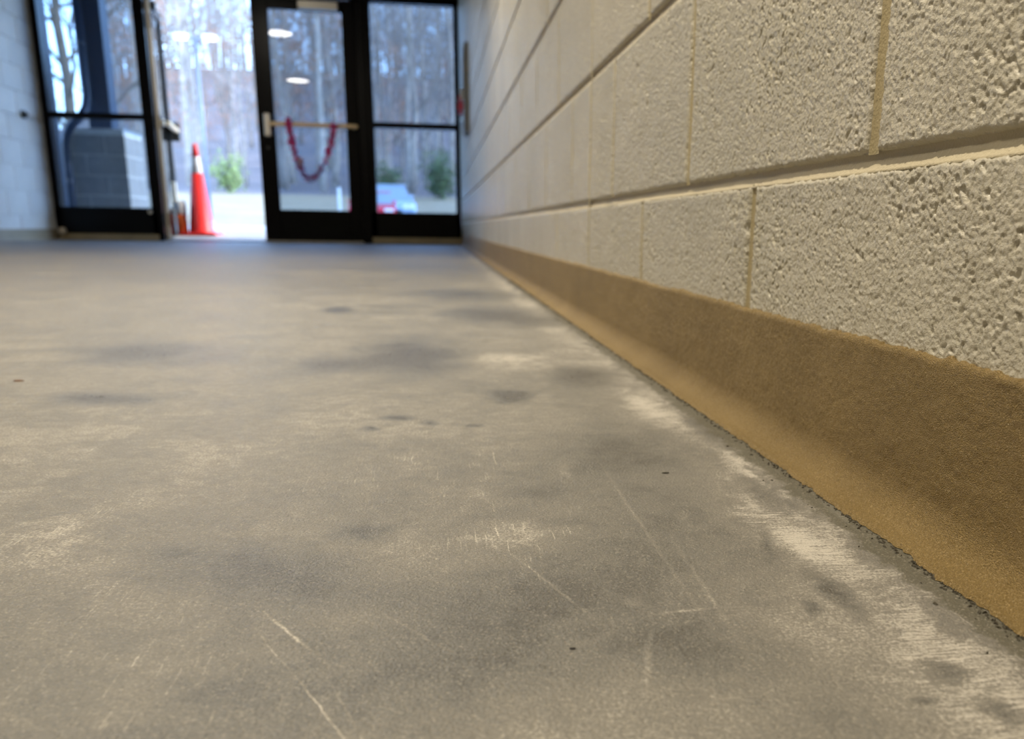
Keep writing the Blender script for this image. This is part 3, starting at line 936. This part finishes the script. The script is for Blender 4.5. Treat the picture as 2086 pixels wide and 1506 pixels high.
MB().lathe([(.050, .20), (.0505, .203), (.048, .31), (.040, .33), (.015, .335)], n=20).build('white_top', M_REFLECT, dl, True)

# light pole
lp = empty('light_pole', (-8.40, 35, G(35))); tag(lp, 'tall parking lot light pole with two white heads', 'lamp post')
g = G(35); hz = 6.50 - g
MB().tube([(0, 0, 0), (0, 0, hz)], [.075, .055], 12).build('pole', plain('pole_grey', (.11, .14, .21), .5), lp, True)
MB().lathe([(.16, 0), (.16, .03), (.14, .05)], n=16).build('pole_base', M_CONC, lp)
MB().tube([(-.30, 0, hz - .02), (.30, 0, hz - .02)], .035, 8).build('cross_arm', plain('arm_grey', (.2, .25, .36), .5), lp)
for s in (-1, 1):
    hd = MB().box((s * .47 - .22, -.16, hz - .055), (s * .47 + .22, .16, hz + .085), .03).build('lamp_head', plain('head_white', (.82, .82, .80), .4), lp)
    MB().box((s * .47 - .19, -.13, hz - .062), (s * .47 + .19, .13, hz - .054), 0).build('lens', emitter('pole_lens', (1, .98, .94), 5.0), hd)

# small white marker on the grass bank
mk = empty('marker_post', (-4.26, 40, G(40))); tag(mk, 'short white marker post at the foot of the grass bank', 'post')
MB().box((-.06, -.06, 0), (.06, .06, 1.0), .01).build('shaft', plain('marker_white', (.75, .77, .8), .5), mk)
MB().box((-.075, -.075, 1.0), (.075, .075, 1.05), .01).build('cap', plain('marker_cap', (.75, .77, .8), .5), mk)


# cars ---------------------------------------------------------------
def car(name, loc, rz, paint, label):
    e = empty(name, loc, rz); tag(e, label, 'car', 'cars parked beyond the right sidelight')
    mp = plain(name + '_paint', paint, .25, .1)
    mg = plain('car_window', (.32, .40, .47), .12, .3)
    mt = plain('car_tyre', (.015, .015, .016), .8)
    # body: side profile (x length, z) extruded with tucked sides
    prof = [(-2.2, .35), (-2.22, .62), (-2.15, .88), (-1.55, .95), (.75, .98), (1.55, .90), (2.1, .78), (2.22, .60), (2.2, .34), (1.75, .26), (-1.75, .26)]
    q = MB(); n = len(prof)
    rings = [(-.89, .55), (-.82, 1.0), (.82, 1.0), (.89, .55)]
    vs = []
    for yy, k in rings:
        for x, zq in prof:
            cx, czq = 0, .6
            s = 1.0 if k == 1.0 else .93
            vs.append((cx + (x - cx) * (1.0 if k == 1.0 else .985), yy, czq + (zq - czq) * s))
    fs = [tuple(range(n))[::-1], tuple(range(3 * n, 4 * n))]
    for r in range(3): fs += [(r * n + i, r * n + (i + 1) % n, (r + 1) * n + (i + 1) % n, (r + 1) * n + i) for i in range(n)]
    q.add(vs, fs); q.build('body', mp, e)
    cab = [(-1.65, .94), (-1.15, 1.36), (-.5, 1.45), (.25, 1.42), (1.05, .96)]
    q = MB(); n = len(cab)
    vs = [(x, -.80 + .20 * max(0, (zq - .94)), zq) for x, zq in cab] + [(x, .80 - .20 * max(0, (zq - .94)), zq) for x, zq in cab]
    q.add(vs, [tuple(range(n))[::-1], tuple(range(n, 2 * n))] + [(i, (i + 1) % n, n + (i + 1) % n, n + i) for i in range(n)])
    q.build('cabin', mg, e)
    rf = [(-1.12, 1.37), (-.5, 1.465), (.25, 1.435), (.32, 1.40), (-.5, 1.43), (-1.08, 1.345)]
    MB().prism(rf, 'y', -.73, .73).build('roof', mp, e)
    for s in (-1, 1):
        MB().tube([(-.42, s * .79, .95), (-.40, s * .70, 1.43)], .035, 6).build('pillar', mp, e)
        for xw in (-1.38, 1.38):
            w = MB().tube([(xw, s * .70, .32), (xw, s * .90, .32)], .33, 18).build('wheel', mt, e)
            MB().tube([(xw, s * .895, .32), (xw, s * .91, .32)], .20, 12).build('hub_cap', M_ALU, w)
        MB().box((2.10, s * .62 - .18, .62), (2.21, s * .62 + .18, .74), .02).build('headlight', plain('headlight_clear', (.8, .82, .85), .15), e)
        MB().box((-2.21, s * .66 - .14, .66), (-2.12, s * .66 + .14, .82), .02).build('tail_light', plain('tail_red', (.5, .02, .02), .3), e)
        MB().box((.68, s * .86 - .08, .98), (.80, s * .86 + .08, 1.08), .02).build('mirror', mp, e)
    MB().box((2.17, -.42, .44), (2.235, .42, .58), .01).build('grille', M_DARKPLASTIC, e)
    return e


car('sedan', (-1.98, 31.9, G(31.9)), math.radians(-83), (.36, .47, .62), 'pale blue car parked behind the red car')
car('hatchback', (-2.06, 27.2, G(27.2)), math.radians(-86), (.62, .03, .05), 'small red car parked in front of the pale blue car').scale = (.72, .72, .72)


# trees --------------------------------------------------------------
def grow(seed, H, r0, spread, n_br, depth, lean=.03, first=.28):
    """bare tree: returns trunk MB, branch MB, twig tips"""
    rg = random.Random(seed)
    tr, br_, tips = MB(), MB(), []
    pts, rad = [], []
    x = y = 0.0; n = 9
    for i in range(n + 1):
        t = i / n
        pts.append(Vector((x, y, H * t))); rad.append(r0 * (1 - .86 * t) + (.25 * r0 if i == 0 else 0))
        x += rg.gauss(0, lean) * H / n * 2; y += rg.gauss(0, lean) * H / n * 2
    tr.tube(pts, rad, 8)
    def branch(p, d, L, r, lev):
        k = 4; q = [p]; c = p.copy(); dd = d.copy()
        for i in range(k):
            dd = (dd + Vector((rg.gauss(0, .16), rg.gauss(0, .16), rg.gauss(.06, .12)))).normalized()
            c = c + dd * L / k; q.append(c.copy())
        br_.tube(q, [max(r * (1 - .8 * i / k), .006) for i in range(k + 1)], 5 if lev == 0 else 3, False)
        if lev < depth:
            for j in range(rg.randint(4, 6) if lev == 0 else rg.randint(3, 5)):
                t = rg.uniform(.25, 1.0); i = min(int(t * k), k - 1); pp = q[i].lerp(q[i + 1], t * k - i)
                side = Vector((rg.gauss(0, 1), rg.gauss(0, 1), rg.gauss(.25, .7))).normalized()
                branch(pp, (dd * .7 + side * .8).normalized(), L * rg.uniform(.32, .6), r * .42, lev + 1)
        else:
            tips.append(q[-1]); tips.append(q[2])
    for b in range(n_br):
        t = first + (1 - first) * (b + rg.random()) / n_br
        i = min(int(t * n), n - 1); p = pts[i].lerp(pts[i + 1], t * n - i)
        a = rg.uniform(0, 6.283); el = rg.uniform(.25, .9)
        L = H * spread * (1.15 - .75 * t) * rg.uniform(.7, 1.25)
        branch(p, Vector((math.cos(a) * math.cos(el), math.sin(a) * math.cos(el), math.sin(el))), L, r0 * (1 - .8 * t) * .42, 0)
    return tr, br_, tips


def leaf_mesh(tips, seed, n, size, spread, m):
    rg = random.Random(seed); q = MB()
    for i in range(n):
        c = rg.choice(tips) + Vector((rg.gauss(0, spread), rg.gauss(0, spread), rg.gauss(0, spread)))
        a = Vector((rg.gauss(0, 1), rg.gauss(0, 1), rg.gauss(0, 1))).normalized(); b = a.orthogonal().normalized()
        s = size * rg.uniform(.6, 1.3)
        q.add([c - a * s, c + b * s * .55, c + a * s, c - b * s * .55], [(0, 1, 2, 3)])
    return q.mesh('leaves', m)


variants = []
for i in range(5):
    H = (21, 19, 23, 17, 20)[i]
    tr, b_, tips = grow(40 + i, H, (.20, .17, .23, .14, .19)[i], (.20, .24, .17, .22, .2)[i], (20, 22, 18, 20, 22)[i], 2, first=(.22, .15, .3, .12, .2)[i])
    variants.append((tr.mesh('trunk', M_BARK if i % 2 else M_BARK2, True), b_.mesh('branches', M_TWIG), tips, H))
rust = leaf_mesh(variants[3][2], 9, 1500, .10, .45, M_LEAF_O)


def tree_at(name, vi, x, y, s, rz, label, group, leaves=None):
    e = empty(name, (x, y, G(y, x) - .1), rz); tag(e, label, 'tree', group); e.scale = (s, s, s)
    link('trunk', variants[vi][0], e); link('branches', variants[vi][1], e)
    if leaves: link('leaves', leaves, e)
    return e


rg = random.Random(21)
WOOD = 'bare trees of the wood beyond the field'
placed = []
cnt = 0
while cnt < 290:
    y = 62 + 165 * rg.random() ** 1.3
    x0, x1 = -.44 * y - 2, .07 * y + 4
    x = rg.uniform(x0, x1)
    if x / y < -.335 and y > 100: continue
    if any((x - a) ** 2 + (y - b) ** 2 < 3.2 for a, b in placed): continue
    placed.append((x, y)); cnt += 1
    vi = rg.randrange(5)
    if vi == 3 and rg.random() < .6:
        tree_at('beech_tree', 3, x, y, rg.uniform(.55, .9), rg.uniform(0, 6), 'slender tree holding rust-coloured leaves in the wood', 'rust-leaved trees in the wood', rust)
    else:
        tree_at('bare_tree', vi, x, y, rg.uniform(.85, 1.25) * (.40 if x / y < -.335 else 1), rg.uniform(0, 6), 'tall bare winter tree in the wood beyond the field', WOOD)

# big spreading tree seen through the upper left pane
tr, b_, tips = grow(77, 13, .20, .36, 26, 3, .035, .16)
e = empty('spreading_tree', (-11.0, 30, G(30) - .1), .8); tag(e, 'spreading bare tree filling the upper pane of the left sidelight', 'tree')
M_BARK_BACKLIT = plain('backlit_bark', (.10, .085, .07), .9, var=.2)  # bark darkened to stand for branches backlit by the sky
tr.build('trunk', M_BARK_BACKLIT, e, True); b_.build('branches', M_BARK_BACKLIT, e)


def shrub(name, x, y, w, h, m, label, seed, n=700):
    e = empty(name, (x, y, G(y) - .05)); tag(e, label, 'shrub')
    rg = random.Random(seed); q = MB(); tips = []
    for k in range(16):
        a = rg.uniform(0, 6.283); t = Vector((math.cos(a) * w * .45 * rg.random(), math.sin(a) * w * .45 * rg.random(), h * rg.uniform(.5, .95)))
        q.tube([(0, 0, 0), t * .5 + Vector((0, 0, .1 * h)), t], [.03, .02, .008], 4, False)
        for s in (.35, .55, .75, 1.0): tips.append(t * s)
    q.build('stem', M_TWIG, e)
    link('leaves', leaf_mesh(tips, seed + 1, n, .13, w * .13, m), e)
    return e


shrub('evergreen_shrub', .1, 57, 2.6, 2.6, M_LEAF_G, 'dark evergreen shrub at the wood edge behind the right sidelight', 5, 1300)
shrub('evergreen_shrub', -3.2, 61, 2.2, 1.8, M_LEAF_G, 'low dark evergreen shrub at the wood edge left of a larger one', 6)
shrub('green_shrub', -12.9, 60, 2.2, 2.3, M_LEAF_Y, 'pale green shrub at the wood edge seen through the open doorway', 8)
